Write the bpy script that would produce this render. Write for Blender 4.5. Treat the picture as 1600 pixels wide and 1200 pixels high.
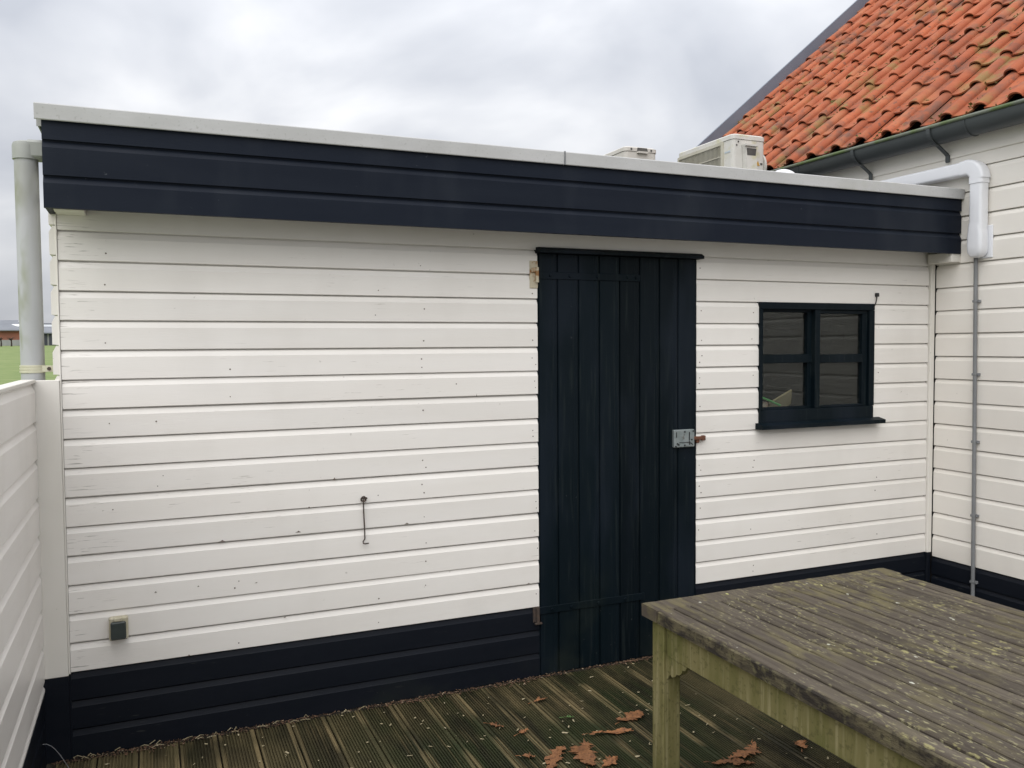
import bpy, bmesh, math, random
from mathutils import Vector, Matrix
random.seed(7)
R_ = math.radians
for o in list(bpy.data.objects):
    bpy.data.objects.remove(o, do_unlink=True)
SC = bpy.context.scene
COL = SC.collection

# ------------------------------------------------------------------ camera
CAMP = Vector((0.32414, -3.84846, 1.68611))
YAW, PITCH, ROLL, FPX = -0.405955, -0.0450667, -0.0073093, 1322.64
cyw, syw = math.cos(YAW), math.sin(YAW)
fw = Vector((-syw*math.cos(PITCH), cyw*math.cos(PITCH), math.sin(PITCH)))
rt = Vector((cyw, syw, 0)); up = rt.cross(fw)
cr, sr = math.cos(ROLL), math.sin(ROLL)
rt, up = cr*rt + sr*up, -sr*rt + cr*up
cd = bpy.data.cameras.new('camera'); cam = bpy.data.objects.new('camera', cd); COL.objects.link(cam)
m = Matrix((rt, up, -fw)).transposed().to_4x4(); m.translation = CAMP
cam.matrix_world = m
cd.sensor_fit = 'HORIZONTAL'; cd.sensor_width = 36; cd.lens = 36*FPX/1600
cd.clip_start = 0.02; cd.clip_end = 3000
SC.camera = cam

# ------------------------------------------------------------------ sky and sun (overcast)
SUN_EL, SUN_AZ = R_(50), R_(221)           # azimuth clockwise from +y
wd = bpy.data.worlds.new('World'); SC.world = wd; wd.use_nodes = True
nt = wd.node_tree; nt.nodes.clear()
def N(t, **k):
    n = nt.nodes.new(t)
    for a, b in k.items(): setattr(n, a, b)
    return n
def mth(op, a, b=None, c=None):
    n = N('ShaderNodeMath', operation=op)
    for i, x in enumerate((a, b, c)):
        if x is None: continue
        if isinstance(x, (int, float)): n.inputs[i].default_value = x
        else: nt.links.new(x, n.inputs[i])
    return n.outputs[0]
tc = N('ShaderNodeTexCoord'); sx = N('ShaderNodeSeparateXYZ'); nt.links.new(tc.outputs['Generated'], sx.inputs[0])
zz = mth('MAXIMUM', sx.outputs[2], 0.0)
den = mth('ADD', zz, 0.42)
cmb = N('ShaderNodeCombineXYZ')
nt.links.new(mth('DIVIDE', sx.outputs[0], den), cmb.inputs[0]); nt.links.new(mth('DIVIDE', sx.outputs[1], den), cmb.inputs[1])
n1 = N('ShaderNodeTexNoise'); n1.inputs['Scale'].default_value = 2.3; n1.inputs['Detail'].default_value = 5; n1.inputs['Roughness'].default_value = .46
n1.inputs['Distortion'].default_value = .35
mp = N('ShaderNodeMapping'); mp.inputs['Location'].default_value = (3.1, 7.4, 0); nt.links.new(cmb.outputs[0], mp.inputs[0])
nt.links.new(mp.outputs[0], n1.inputs['Vector'])
rp = N('ShaderNodeValToRGB'); e = rp.color_ramp.elements
e[0].position = .34; e[0].color = (.40, .42, .465, 1); e[1].position = .66; e[1].color = (.715, .72, .735, 1)
k = rp.color_ramp.elements.new(.5); k.color = (.53, .545, .58, 1)
nt.links.new(n1.outputs[0], rp.inputs[0])
grad = mth('MULTIPLY_ADD', zz, 1.6, 0.74)       # overcast sky: brighter towards the zenith everywhere
mul = N('ShaderNodeMix', data_type='RGBA', blend_type='MULTIPLY'); mul.inputs[0].default_value = 1
gc = N('ShaderNodeCombineColor')
for i in range(3): nt.links.new(grad, gc.inputs[i])
nt.links.new(rp.outputs[0], mul.inputs[6]); nt.links.new(gc.outputs[0], mul.inputs[7])
sky = N('ShaderNodeTexSky'); sky.sky_type = 'NISHITA'; sky.sun_disc = False
sky.sun_elevation = SUN_EL; sky.sun_rotation = SUN_AZ; sky.air_density = 1; sky.dust_density = 3
b1 = N('ShaderNodeBackground'); b1.inputs[1].default_value = 0.06; nt.links.new(sky.outputs[0], b1.inputs[0])
b2 = N('ShaderNodeBackground'); b2.inputs[1].default_value = 1.0; nt.links.new(mul.outputs[2], b2.inputs[0])
mx = N('ShaderNodeMixShader'); mx.inputs[0].default_value = 0.93
nt.links.new(b1.outputs[0], mx.inputs[1]); nt.links.new(b2.outputs[0], mx.inputs[2])
wo = N('ShaderNodeOutputWorld'); nt.links.new(mx.outputs[0], wo.inputs[0])
sl = bpy.data.lights.new('sun', 'SUN'); sl.energy = 1.5; sl.angle = R_(75); sl.color = (1, .975, .94)
so = bpy.data.objects.new('sun', sl); COL.objects.link(so)
sd = Vector((math.sin(SUN_AZ)*math.cos(SUN_EL), math.cos(SUN_AZ)*math.cos(SUN_EL), math.sin(SUN_EL)))
so.rotation_euler = sd.to_track_quat('Z', 'Y').to_euler(); so.location = (0, -10, 20)
vs = SC.view_settings
SC.cycles.max_bounces = 7; SC.cycles.diffuse_bounces = 3; SC.cycles.glossy_bounces = 3; SC.cycles.transparent_max_bounces = 8
SC.display_settings.display_device = 'sRGB'
vs.view_transform = 'Standard'; vs.look = 'None'; vs.exposure = 0.42; vs.gamma = 1; vs.use_curve_mapping = False

# ------------------------------------------------------------------ helpers
WL = {}
def link(o, parent=None, loc=(0, 0, 0)):
    COL.objects.link(o); loc = Vector(loc); WL[o] = loc
    if parent is not None:
        o.parent = parent; o.location = loc - WL[parent]
    else: o.location = loc
    return o
def thing(name, label, cat, loc=(0, 0, 0), group=None):
    o = bpy.data.objects.new(name, None); o.empty_display_size = .1; link(o, None, loc); return tag(o, label, cat, group)
def tag(o, label=None, cat=None, group=None, kind=None):
    if label: o['label'] = label
    if cat: o['category'] = cat
    if group: o['group'] = group
    if kind: o['kind'] = kind
    return o
def mesh(name, V, F, mat, smooth=False):
    me = bpy.data.meshes.new(name); me.from_pydata([tuple(v) for v in V], [], F)
    bm = bmesh.new(); bm.from_mesh(me); bmesh.ops.recalc_face_normals(bm, faces=bm.faces); bm.to_mesh(me); bm.free()
    if smooth:
        for p in me.polygons: p.use_smooth = True
    me.materials.append(mat); me.update(); return me
def obj(name, me, parent=None, loc=(0, 0, 0)):
    return link(bpy.data.objects.new(name, me), parent, loc)
class B:
    """collects shapes in coordinates relative to an origin"""
    def __init__(s): s.V = []; s.F = []
    def add(s, V, F):
        n = len(s.V); s.V += [tuple(v) for v in V]; s.F += [tuple(i+n for i in f) for f in F]; return s
    def box(s, x0, x1, y0, y1, z0, z1, c=0.0, rot=None):
        bm = bmesh.new(); bmesh.ops.create_cube(bm, size=1)
        for v in bm.verts: v.co = Vector(((x1-x0)*v.co.x, (y1-y0)*v.co.y, (z1-z0)*v.co.z))
        if c: bmesh.ops.bevel(bm, geom=list(bm.edges), offset=c, segments=1, affect='EDGES', profile=.5)
        ce = Vector(((x0+x1)/2, (y0+y1)/2, (z0+z1)/2))
        if rot is not None: bmesh.ops.transform(bm, matrix=rot.to_4x4(), verts=bm.verts)
        bm.verts.index_update()
        s.add([v.co+ce for v in bm.verts], [[v.index for v in f.verts] for f in bm.faces]); bm.free(); return s
    def prism(s, prof, a, b, axis):
        """profile (list of 2D) extruded from a to b on axis; profile coords are the other two axes in order"""
        n = len(prof); V = []
        for t in (a, b):
            for p, q in prof:
                V.append({'x': (t, p, q), 'y': (p, t, q), 'z': (p, q, t)}[axis])
        F = [(i, (i+1) % n, n+(i+1) % n, n+i) for i in range(n)] + [tuple(range(n)), tuple(range(2*n-1, n-1, -1))]
        return s.add(V, F)
    def tube(s, pts, r, seg=10, caps=True):
        pts = [Vector(p) for p in pts]; rs = r if isinstance(r, (list, tuple)) else [r]*len(pts)
        V = []; F = []; prev = None
        for i, p in enumerate(pts):
            d = (pts[min(i+1, len(pts)-1)] - pts[max(i-1, 0)]).normalized()
            if prev is None:
                a = d.orthogonal().normalized()
            else:
                a = (prev - d*prev.dot(d)).normalized()
            prev = a; b = d.cross(a)
            for k in range(seg):
                t = 2*math.pi*k/seg; V.append(p + (a*math.cos(t)+b*math.sin(t))*rs[i])
        for i in range(len(pts)-1):
            for k in range(seg):
                F.append((i*seg+k, i*seg+(k+1) % seg, (i+1)*seg+(k+1) % seg, (i+1)*seg+k))
        if caps: F += [tuple(range(seg-1, -1, -1)), tuple(range((len(pts)-1)*seg, len(pts)*seg))]
        return s.add(V, F)
    def rtube(s, secs):
        """loft of equal-length rings"""
        n = len(secs[0]); V = [v for r in secs for v in r]; F = []
        for i in range(len(secs)-1):
            for k in range(n): F.append((i*n+k, i*n+(k+1) % n, (i+1)*n+(k+1) % n, (i+1)*n+k))
        F += [tuple(range(n-1, -1, -1)), tuple(range((len(secs)-1)*n, len(secs)*n))]
        return s.add(V, F)
    def build(s, name, mat, parent=None, loc=(0, 0, 0), smooth=False, world=True):
        """world=True: shapes were given in world coordinates; stored relative to loc"""
        L = Vector(loc); V = [Vector(v)-L for v in s.V] if world else s.V
        o = obj(name, mesh(name, V, s.F, mat, smooth), parent, loc)
        if smooth: autosmooth(o)
        return o
def autosmooth(o, ang=40):
    me = o.data; bm = bmesh.new(); bm.from_mesh(me)
    for e_ in bm.edges:
        if len(e_.link_faces) == 2 and e_.calc_face_angle(0) > R_(ang): e_.smooth = False
    bm.to_mesh(me); bm.free()

# ------------------------------------------------------------------ materials
def mat(name, col, col2=None, rough=.6, scale=4, stretch=(1, 1, 1), bump=0.0, bscale=None, bstretch=None, var=0.0, spec=.5,
        metal=0.0, spots=None, lo=.35, hi=.65, det=4, coat=0):
    """spots: list of dicts(col, scale, lo, hi, stretch, xmax)"""
    M = bpy.data.materials.new(name); M.use_nodes = True; t = M.node_tree; p = t.nodes['Principled BSDF']
    def n(ty, **k):
        q = t.nodes.new(ty)
        for a, b in k.items(): setattr(q, a, b)
        return q
    geo = n('ShaderNodeNewGeometry'); oi = n('ShaderNodeObjectInfo')
    off = n('ShaderNodeVectorMath', operation='SCALE'); off.inputs['Scale'].default_value = 0
    def noise(sc, st, detail=6, w=0.0, rough_=.55):
        mp_ = n('ShaderNodeMapping'); mp_.inputs['Scale'].default_value = st; mp_.inputs['Location'].default_value = (w, w*1.7, w*.6)
        t.links.new(geo.outputs['Position'], mp_.inputs[0])
        q = n('ShaderNodeTexNoise'); q.inputs['Scale'].default_value = sc; q.inputs['Detail'].default_value = detail
        q.inputs['Roughness'].default_value = rough_; t.links.new(mp_.outputs[0], q.inputs['Vector']); return q.outputs[0]
    def ramp(src, a, b):
        q = n('ShaderNodeMapRange'); q.inputs[1].default_value = a; q.inputs[2].default_value = b; t.links.new(src, q.inputs[0]); return q.outputs[0]
    def mix(f, a, b, bt='MIX'):
        q = n('ShaderNodeMix', data_type='RGBA', blend_type=bt)
        for i, x in ((0, f), (6, a), (7, b)):
            if isinstance(x, (int, float)): q.inputs[i].default_value = x
            elif isinstance(x, tuple): q.inputs[i].default_value = (*x, 1)
            else: t.links.new(x, q.inputs[i])
        return q.outputs[2]
    c = col
    if col2 is not None: c = mix(ramp(noise(scale, stretch, det), lo, hi), col, col2)
    if var:
        q = n('ShaderNodeMapRange'); q.inputs[3].default_value = 1-var; q.inputs[4].default_value = 1+var*.6; t.links.new(oi.outputs['Random'], q.inputs[0])
        h = n('ShaderNodeHueSaturation'); t.links.new(q.outputs[0], h.inputs['Value'])
        if isinstance(c, tuple): h.inputs['Color'].default_value = (*c, 1)
        else: t.links.new(c, h.inputs['Color'])
        c = h.outputs[0]
    rr = None
    for i, s in enumerate(spots or []):
        f = ramp(noise(s['scale'], s.get('stretch', (1, 1, 1)), s.get('det', 3), 3.3+i*5.1), s['lo'], s['hi'])
        def mul(f, g):
            q = n('ShaderNodeMath', operation='MULTIPLY'); t.links.new(f, q.inputs[0])
            if isinstance(g, (int, float)): q.inputs[1].default_value = g
            else: t.links.new(g, q.inputs[1])
            return q.outputs[0]
        if 'mask' in s:
            ax, a, b = s['mask']; sp = n('ShaderNodeSeparateXYZ'); t.links.new(geo.outputs['Position'], sp.inputs[0]); f = mul(f, ramp(sp.outputs[ax], a, b))
        if 'edge' in s:     # worn strip along one long edge of the board (object space)
            tco = n('ShaderNodeTexCoord'); sp = n('ShaderNodeSeparateXYZ'); t.links.new(tco.outputs['Object'], sp.inputs[0])
            ab = n('ShaderNodeMath', operation='SUBTRACT'); t.links.new(sp.outputs[0], ab.inputs[0]); ab.inputs[1].default_value = .075
            ac_ = n('ShaderNodeMath', operation='ABSOLUTE'); t.links.new(ab.outputs[0], ac_.inputs[0])
            f = mul(f, ramp(ac_.outputs[0], .052, .062))
        if 'patch' in s:
            sc, a, b = s['patch']; f = mul(f, ramp(noise(sc, (1, 1, 1), 1, 9.7+i), a, b))
        if 'up' in s:
            sp = n('ShaderNodeSeparateXYZ'); t.links.new(geo.outputs['Normal'], sp.inputs[0]); f = mul(f, ramp(sp.outputs[2], *s['up']))
        if 'amt' in s: f = mul(f, s['amt'])
        c = mix(f, c, s['col'])
    if isinstance(c, tuple): p.inputs['Base Color'].default_value = (*c, 1)
    else: t.links.new(c, p.inputs['Base Color'])
    p.inputs['Roughness'].default_value = rough; p.inputs['Metallic'].default_value = metal
    p.inputs['Specular IOR Level'].default_value = spec
    if coat: p.inputs['Coat Weight'].default_value = coat
    rn = n('ShaderNodeMapRange'); rn.inputs[3].default_value = max(.05, rough-.1); rn.inputs[4].default_value = min(1, rough+.12)
    t.links.new(noise(6, (1, 1, 1), 1, 21), rn.inputs[0]); t.links.new(rn.outputs[0], p.inputs['Roughness'])
    if bump:
        bp = n('ShaderNodeBump'); bp.inputs['Strength'].default_value = min(1, bump); bp.inputs['Distance'].default_value = .004
        t.links.new(noise(bscale or scale*6, bstretch or stretch, 3, 1.1), bp.inputs['Height']); t.links.new(bp.outputs[0], p.inputs['Normal'])
    return M

CREAM = (.81, .78, .735); CREAM2 = (.775, .742, .692)
WH_SPOTS = [dict(col=(.16, .14, .11), scale=1, stretch=(9, 1, 210), lo=.63, hi=.66, mask=(0, .24, .05), patch=(4, .42, .54), amt=.65),
            dict(col=(.34, .31, .26), scale=1, stretch=(10, 10, 200), lo=.68, hi=.71, patch=(2.2, .52, .6), amt=.55),
            dict(col=(.25, .215, .17), scale=38, lo=.71, hi=.75, patch=(2.3, .52, .62), amt=.45),
            dict(col=(.64, .61, .56), scale=3, stretch=(1, 1, .35), lo=.52, hi=.75, amt=.3)]
M_WHITE = mat('cream_paint', CREAM, CREAM2, rough=.5, scale=1.7, stretch=(.6, .6, 5), bump=.12, bscale=5, bstretch=(4, 4, 45), var=.035, spots=WH_SPOTS, spec=.35)
M_WHITE_H = mat('cream_paint_house', (.83, .795, .735), (.80, .76, .695), rough=.5, scale=1.5, stretch=(1, .6, 4), bump=.1, bscale=5, bstretch=(4, 4, 45), var=.03, spots=WH_SPOTS[2:], spec=.35)
M_FENCE = mat('cream_gloss_fence', (.86, .825, .78), (.81, .77, .725), rough=.33, scale=1.6, stretch=(1, .7, 4), bump=.16, bscale=5, bstretch=(8, 2, 14), var=.02, spots=WH_SPOTS[2:], spec=.5)
M_TRIM = mat('cream_trim', (.775, .745, .69), (.70, .67, .60), rough=.5, scale=3, stretch=(1, 1, .3), bump=.08, bscale=20, spots=[WH_SPOTS[2]])
M_NAVY = mat('navy_paint', (.0072, .0108, .0195), (.0095, .0135, .0225), rough=.5, scale=2, stretch=(.7, 1, 6), bump=.10, bscale=6, bstretch=(3, 3, 60), var=.12, spec=.13,
             spots=[dict(col=(.10, .11, .12), scale=46, lo=.70, hi=.75, patch=(2, .48, .6), amt=.6), dict(col=(.022, .027, .036), scale=2.2, stretch=(1.4, 1, .5), lo=.5, hi=.72, amt=.6)])
M_PLINTH = mat('black_paint', (.0052, .0072, .0118), (.0070, .0090, .0140), rough=.5, scale=2, stretch=(.7, .7, 6), bump=.10, bscale=6, bstretch=(3, 3, 60), spec=.16,
               spots=[dict(col=(.05, .052, .048), scale=1, stretch=(14, 14, 90), lo=.66, hi=.72, patch=(2.6, .5, .62), amt=.6), dict(col=(.02, .026, .02), scale=2.5, lo=.5, hi=.7, amt=.5, mask=(2, .16, .04)),
                      dict(col=(.05, .05, .045), scale=60, lo=.70, hi=.74, amt=.6, mask=(2, .2, .03))])
M_DOOR = mat('door_paint', (.0026, .0068, .0098), (.0040, .0082, .0118), rough=.5, scale=2.2, stretch=(2, 1, .5), bump=.12, bscale=6, bstretch=(60, 3, 3), var=.25, spec=.10,
             spots=[dict(col=(.10, .11, .11), scale=45, lo=.72, hi=.76, patch=(2, .48, .58), amt=.55), dict(col=(.014, .020, .021), scale=1, stretch=(60, 1, 3), lo=.56, hi=.70, amt=.7), dict(col=(.016, .021, .018), scale=3, lo=.5, hi=.66, amt=.7, mask=(2, .7, .05)), dict(col=(.011, .016, .024), scale=2.2, stretch=(2, 1, .6), lo=.5, hi=.66, amt=.6)])
M_ZINC = mat('aluminium_cap', (.52, .52, .515), (.45, .45, .44), rough=.6, scale=3, stretch=(1, 1, 2), metal=0, bump=.06, bscale=40,
             spots=[dict(col=(.30, .29, .20), scale=2.5, stretch=(1.2, 1, 1), lo=.52, hi=.68, amt=.7, mask=(0, 3.6, 4.6)), dict(col=(.30, .30, .28), scale=90, lo=.62, hi=.7, amt=.5)])
M_PIPE = mat('grey_pvc', (.47, .475, .485), (.41, .415, .42), rough=.5, scale=2, spots=[dict(col=(.20, .22, .09), scale=7, stretch=(1, 1, .5), lo=.50, hi=.62, amt=.85, mask=(0, -.095, -.14)),
             dict(col=(.25, .25, .19), scale=5, stretch=(1, 1, .4), lo=.52, hi=.66, amt=.6)])
M_PIPE2 = mat('weathered_pvc', (.30, .31, .28), (.36, .37, .35), rough=.55, scale=6)
M_BRK = mat('pipe_bracket', (.62, .60, .46), (.50, .49, .35), rough=.5, scale=10)
M_GUT = mat('gutter_zinc', (.055, .063, .066), (.08, .09, .092), rough=.42, scale=2.5, stretch=(1, .5, 1), metal=.25, bump=.05, bscale=20,
            spots=[dict(col=(.055, .065, .04), scale=5, stretch=(1, .5, 2), lo=.46, hi=.62, amt=.6, mask=(2, 2.955, 3.01))])
M_LIP = mat('gutter_lip_moss', (.12, .14, .10), (.19, .205, .17), rough=.6, scale=9, stretch=(1, .4, 1), spots=[dict(col=(.09, .14, .03), scale=6, lo=.45, hi=.6, amt=.8)])
M_VERGE = mat('verge_trim', (.145, .17, .215), (.17, .195, .24), rough=.45, scale=2, metal=.1)
M_TILE = mat('clay_tile', (.40, .118, .054), (.33, .090, .042), rough=.8, scale=3.2, var=.13, bump=.35, bscale=70, spec=.25,
             spots=[dict(col=(.125, .075, .058), scale=9, lo=.44, hi=.62, patch=(1.5, .40, .60), amt=.75, det=5),
                    dict(col=(.085, .065, .055), scale=34, lo=.56, hi=.66, patch=(2.6, .42, .58), amt=.6),
                    dict(col=(.46, .19, .095), scale=5, lo=.5, hi=.7, amt=.5),
                    dict(col=(.20, .18, .065), scale=8, lo=.52, hi=.62, patch=(1.6, .48, .6), amt=.6)])
M_ROOFB = mat('roof_underlay', (.06, .035, .025), rough=.9)
M_MOSS = mat('moss', (.13, .14, .035), (.20, .18, .07), rough=.95, scale=30)
M_DECK = mat('deck_wood', (.040, .038, .017), (.092, .074, .036), rough=.7, scale=2.4, stretch=(2.2, .45, 1), bump=.5, bscale=30, bstretch=(5, .7, 5), var=.3, spec=.25, det=5,
             spots=[dict(col=(.021, .029, .010), scale=2.1, stretch=(1.3, .9, 1), lo=.38, hi=.58, amt=.9, mask=(0, .6, 1.4)),
                    dict(col=(.017, .015, .008), scale=4, stretch=(3, .6, 1), lo=.45, hi=.64, amt=.75),
                    dict(col=(.17, .13, .065), scale=1, stretch=(75, 1.6, 1), lo=.54, hi=.68, amt=.6, patch=(2.2, .40, .62)),
                    dict(col=(.21, .16, .08), scale=1, stretch=(110, 1.2, 1), lo=.40, hi=.62, amt=.85, edge=(.135, .149), patch=(3, .40, .54)),
                    dict(col=(.19, .15, .075), scale=3, stretch=(2, .6, 1), lo=.42, hi=.62, amt=.55, mask=(0, 1.1, .2))])
M_DECK_EDGE = mat('deck_rim_wood', (.20, .155, .078), (.09, .075, .035), rough=.75, scale=3, stretch=(3, .8, 1), bump=.4, bscale=40, bstretch=(5, .7, 5),
             spots=[dict(col=(.04, .045, .018), scale=3, stretch=(1.5, .9, 1), lo=.42, hi=.58, amt=.85)])
M_TABLE = mat('weathered_teak', (.108, .091, .070), (.068, .056, .044), rough=.88, scale=1, stretch=(55, 3, 3), bump=.8, bscale=1, bstretch=(150, 9, 20), var=.22, spec=.15, det=6, lo=.36, hi=.64,
              spots=[dict(col=(.16, .138, .066), scale=14, stretch=(2, .6, 1), lo=.46, hi=.62, patch=(2.2, .42, .60), amt=.6, det=5),
                     dict(col=(.045, .037, .030), scale=1, stretch=(90, 4, 1), lo=.60, hi=.70, amt=.6),
                     dict(col=(.30, .275, .16), scale=1, stretch=(120, 34, 1), lo=.58, hi=.66, patch=(2.6, .40, .58), amt=.7, det=4),
                     dict(col=(.34, .31, .14), scale=30, stretch=(1.6, .8, 1), lo=.58, hi=.66, patch=(3.2, .46, .6), amt=.7, det=4),
                     dict(col=(.60, .60, .50), scale=42, stretch=(1, .5, 1), lo=.72, hi=.745, amt=.7),
                     dict(col=(.55, .55, .20), scale=7, stretch=(2, .9, 1), lo=.725, hi=.74, amt=.9)])
M_TEDGE = mat('weathered_teak_edge', (.115, .098, .060), (.034, .029, .024), rough=.9, scale=9, stretch=(1, 1, 3), bump=.8, bscale=60, lo=.42, hi=.60, spec=.15,
              spots=[dict(col=(.15, .135, .07), scale=26, lo=.54, hi=.66, amt=.7), dict(col=(.03, .026, .02), scale=50, lo=.55, hi=.65, amt=.7)])
M_TLEG = mat('mossy_leg', (.205, .180, .080), (.15, .138, .052), rough=.88, scale=4, stretch=(5, 5, .8), bump=.7, bscale=14, bstretch=(9, 9, .9), spec=.15,
             spots=[dict(col=(.30, .265, .14), scale=2, stretch=(26, 26, 1.2), lo=.54, hi=.66, amt=.7), dict(col=(.10, .105, .030), scale=5, lo=.48, hi=.64, amt=.6), dict(col=(.08, .075, .03), scale=60, lo=.56, hi=.66, amt=.5)])
M_LEGSIDE = M_TLEG
M_LEAF = mat('dry_leaf', (.31, .135, .05), (.20, .085, .034), rough=.7, scale=40, var=.25, spots=[dict(col=(.09, .035, .014), scale=90, lo=.55, hi=.62, amt=.8)])
M_LITTER = mat('leaf_litter', (.16, .09, .05), (.05, .026, .016), rough=.9, scale=60, spots=[dict(col=(.45, .38, .26), scale=70, lo=.60, hi=.66, amt=.9)])
M_CHIP = mat('pale_bits', (.42, .36, .24), (.30, .25, .14), rough=.8, scale=50)
M_AC = mat('ac_casing', (.64, .625, .58), (.57, .555, .51), rough=.5, scale=5, bump=.03, spots=[dict(col=(.48, .45, .22), scale=8, lo=.56, hi=.68, amt=.55), dict(col=(.42, .40, .35), scale=60, lo=.64, hi=.7, amt=.4)])
M_AC2 = mat('ac_casing_beige', (.61, .58, .53), (.55, .52, .47), rough=.5, scale=5)
M_ACD = mat('ac_dark', (.05, .05, .05), (.10, .095, .085), rough=.6, scale=12)
M_ACG = mat('ac_grille', (.52, .50, .42), (.44, .42, .33), rough=.5, scale=12)
M_DUCT = mat('white_trunking', (.80, .81, .84), (.76, .77, .80), rough=.3, scale=4, spec=.5)
M_COND = mat('grey_conduit', (.17, .175, .18), (.21, .215, .22), rough=.5, scale=8)
M_IRON = mat('rusty_iron', (.045, .036, .032), (.075, .05, .036), rough=.75, scale=60, bump=.3)
M_GALV = mat('galvanised', (.20, .235, .235), (.28, .31, .31), rough=.45, scale=25, metal=.35, spots=[dict(col=(.10, .085, .07), scale=30, lo=.6, hi=.7, amt=.7)])
M_RUSTP = mat('rusty_cream', (.52, .46, .34), (.30, .15, .055), rough=.7, scale=28, lo=.5, hi=.62)
M_RUST = mat('rust', (.16, .06, .03), (.09, .04, .025), rough=.85, scale=60)
M_BLACK = mat('black_plastic', (.012, .012, .013), rough=.5)
M_SOCK = mat('socket_cream', (.52, .48, .36), (.44, .40, .27), rough=.5, scale=20)
M_SOCKF = mat('socket_flap', (.028, .038, .036), (.04, .05, .045), rough=.45, scale=20)
M_NAIL = mat('nail', (.16, .13, .11), (.10, .07, .05), rough=.8, scale=90)
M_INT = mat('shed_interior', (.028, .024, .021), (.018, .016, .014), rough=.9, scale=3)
M_CARD = mat('cardboard', (.42, .30, .19), (.36, .26, .16), rough=.85, scale=6)
M_GREEN = mat('green_plastic', (.12, .36, .12), rough=.5)
M_RED = mat('red_item', (.30, .10, .08), (.4, .35, .3), rough=.6, scale=30)
M_ROOFFELT = mat('roof_felt', (.06, .06, .062), (.09, .09, .088), rough=.9, scale=6)
M_GRASS = mat('field_grass', (.175, .225, .068), (.135, .19, .05), rough=.95, scale=.25, bump=.4, bscale=3, spots=[dict(col=(.23, .26, .10), scale=.9, lo=.5, hi=.7, amt=.6)])
M_SOIL = mat('dark_soil', (.03, .025, .018), (.05, .04, .03), rough=.95, scale=5)
M_BRICK = mat('far_brick', (.30, .115, .075), (.24, .10, .07), rough=.9, scale=.6)
M_PALE = mat('far_render', (.34, .34, .33), (.27, .28, .27), rough=.9, scale=.8)
M_FROOF = mat('far_roof', (.17, .18, .20), (.21, .22, .24), rough=.8, scale=.4)
M_FWHITE = mat('far_rooflight', (.85, .87, .9), rough=.4)
M_FDARK = mat('far_door', (.05, .055, .07), rough=.7)
M_BARK = mat('bark', (.045, .035, .028), rough=.95)
M_STICK_Y = mat('warning_yellow', (.55, .30, .04), rough=.5)
M_STICK_G = mat('grey_sticker', (.40, .385, .36), rough=.5)
M_STICK_B = mat('pale_blue_print', (.47, .53, .57), rough=.5)
M_STICK_W = mat('white_sticker', (.66, .69, .72), rough=.4)
# window glass: thin pane, partly mirror, slightly dirty
def glass():
    M = bpy.data.materials.new('window_glass'); M.use_nodes = True; t = M.node_tree; t.nodes.clear()
    o = t.nodes.new('ShaderNodeOutputMaterial'); tr = t.nodes.new('ShaderNodeBsdfTransparent'); gl = t.nodes.new('ShaderNodeBsdfGlossy'); df = t.nodes.new('ShaderNodeBsdfDiffuse')
    tr.inputs[0].default_value = (.85, .9, .87, 1); gl.inputs['Roughness'].default_value = .03; df.inputs[0].default_value = (.5, .5, .48, 1)
    lw = t.nodes.new('ShaderNodeNewGeometry'); dt = t.nodes.new('ShaderNodeVectorMath'); dt.operation = 'DOT_PRODUCT'
    t.links.new(lw.outputs['Normal'], dt.inputs[0]); t.links.new(lw.outputs['Incoming'], dt.inputs[1])
    def mm(op, a, b):
        q = t.nodes.new('ShaderNodeMath'); q.operation = op
        for i_, x_ in enumerate((a, b)):
            if isinstance(x_, (int, float)): q.inputs[i_].default_value = x_
            else: t.links.new(x_, q.inputs[i_])
        return q.outputs[0]
    fr = mm('ADD', mm('MULTIPLY', mm('POWER', mm('SUBTRACT', 1, mm('ABSOLUTE', dt.outputs['Value'], 0)), 5), .96), .035)
    m1 = t.nodes.new('ShaderNodeMixShader'); m2 = t.nodes.new('ShaderNodeMixShader')
    t.links.new(fr, m1.inputs[0]); t.links.new(tr.outputs[0], m1.inputs[1]); t.links.new(gl.outputs[0], m1.inputs[2])
    ge = t.nodes.new('ShaderNodeNewGeometry'); nz = t.nodes.new('ShaderNodeTexNoise'); nz.inputs['Scale'].default_value = 70; nz.inputs['Detail'].default_value = 8
    nz.inputs['Roughness'].default_value = .7
    t.links.new(ge.outputs['Position'], nz.inputs['Vector'])
    mr = t.nodes.new('ShaderNodeMapRange'); mr.inputs[1].default_value = .52; mr.inputs[2].default_value = .74; mr.inputs[3].default_value = .003; mr.inputs[4].default_value = .09
    t.links.new(nz.outputs[0], mr.inputs[0]); t.links.new(mr.outputs[0], m2.inputs[0])
    t.links.new(m1.outputs[0], m2.inputs[1]); t.links.new(df.outputs[0], m2.inputs[2]); t.links.new(m2.outputs[0], o.inputs[0]); return M
M_GLASS = glass()

# ------------------------------------------------------------------ dimensions
W = 4.859                      # house wall plane
Z0, PB = 0.3628, 0.12          # lowest cream board, board pitch
ZH, PH = 0.3374, 0.14068       # the same on the house
XD0, XD1 = 2.124, 3.071        # door
FY = -0.194                    # fascia plane

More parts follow.
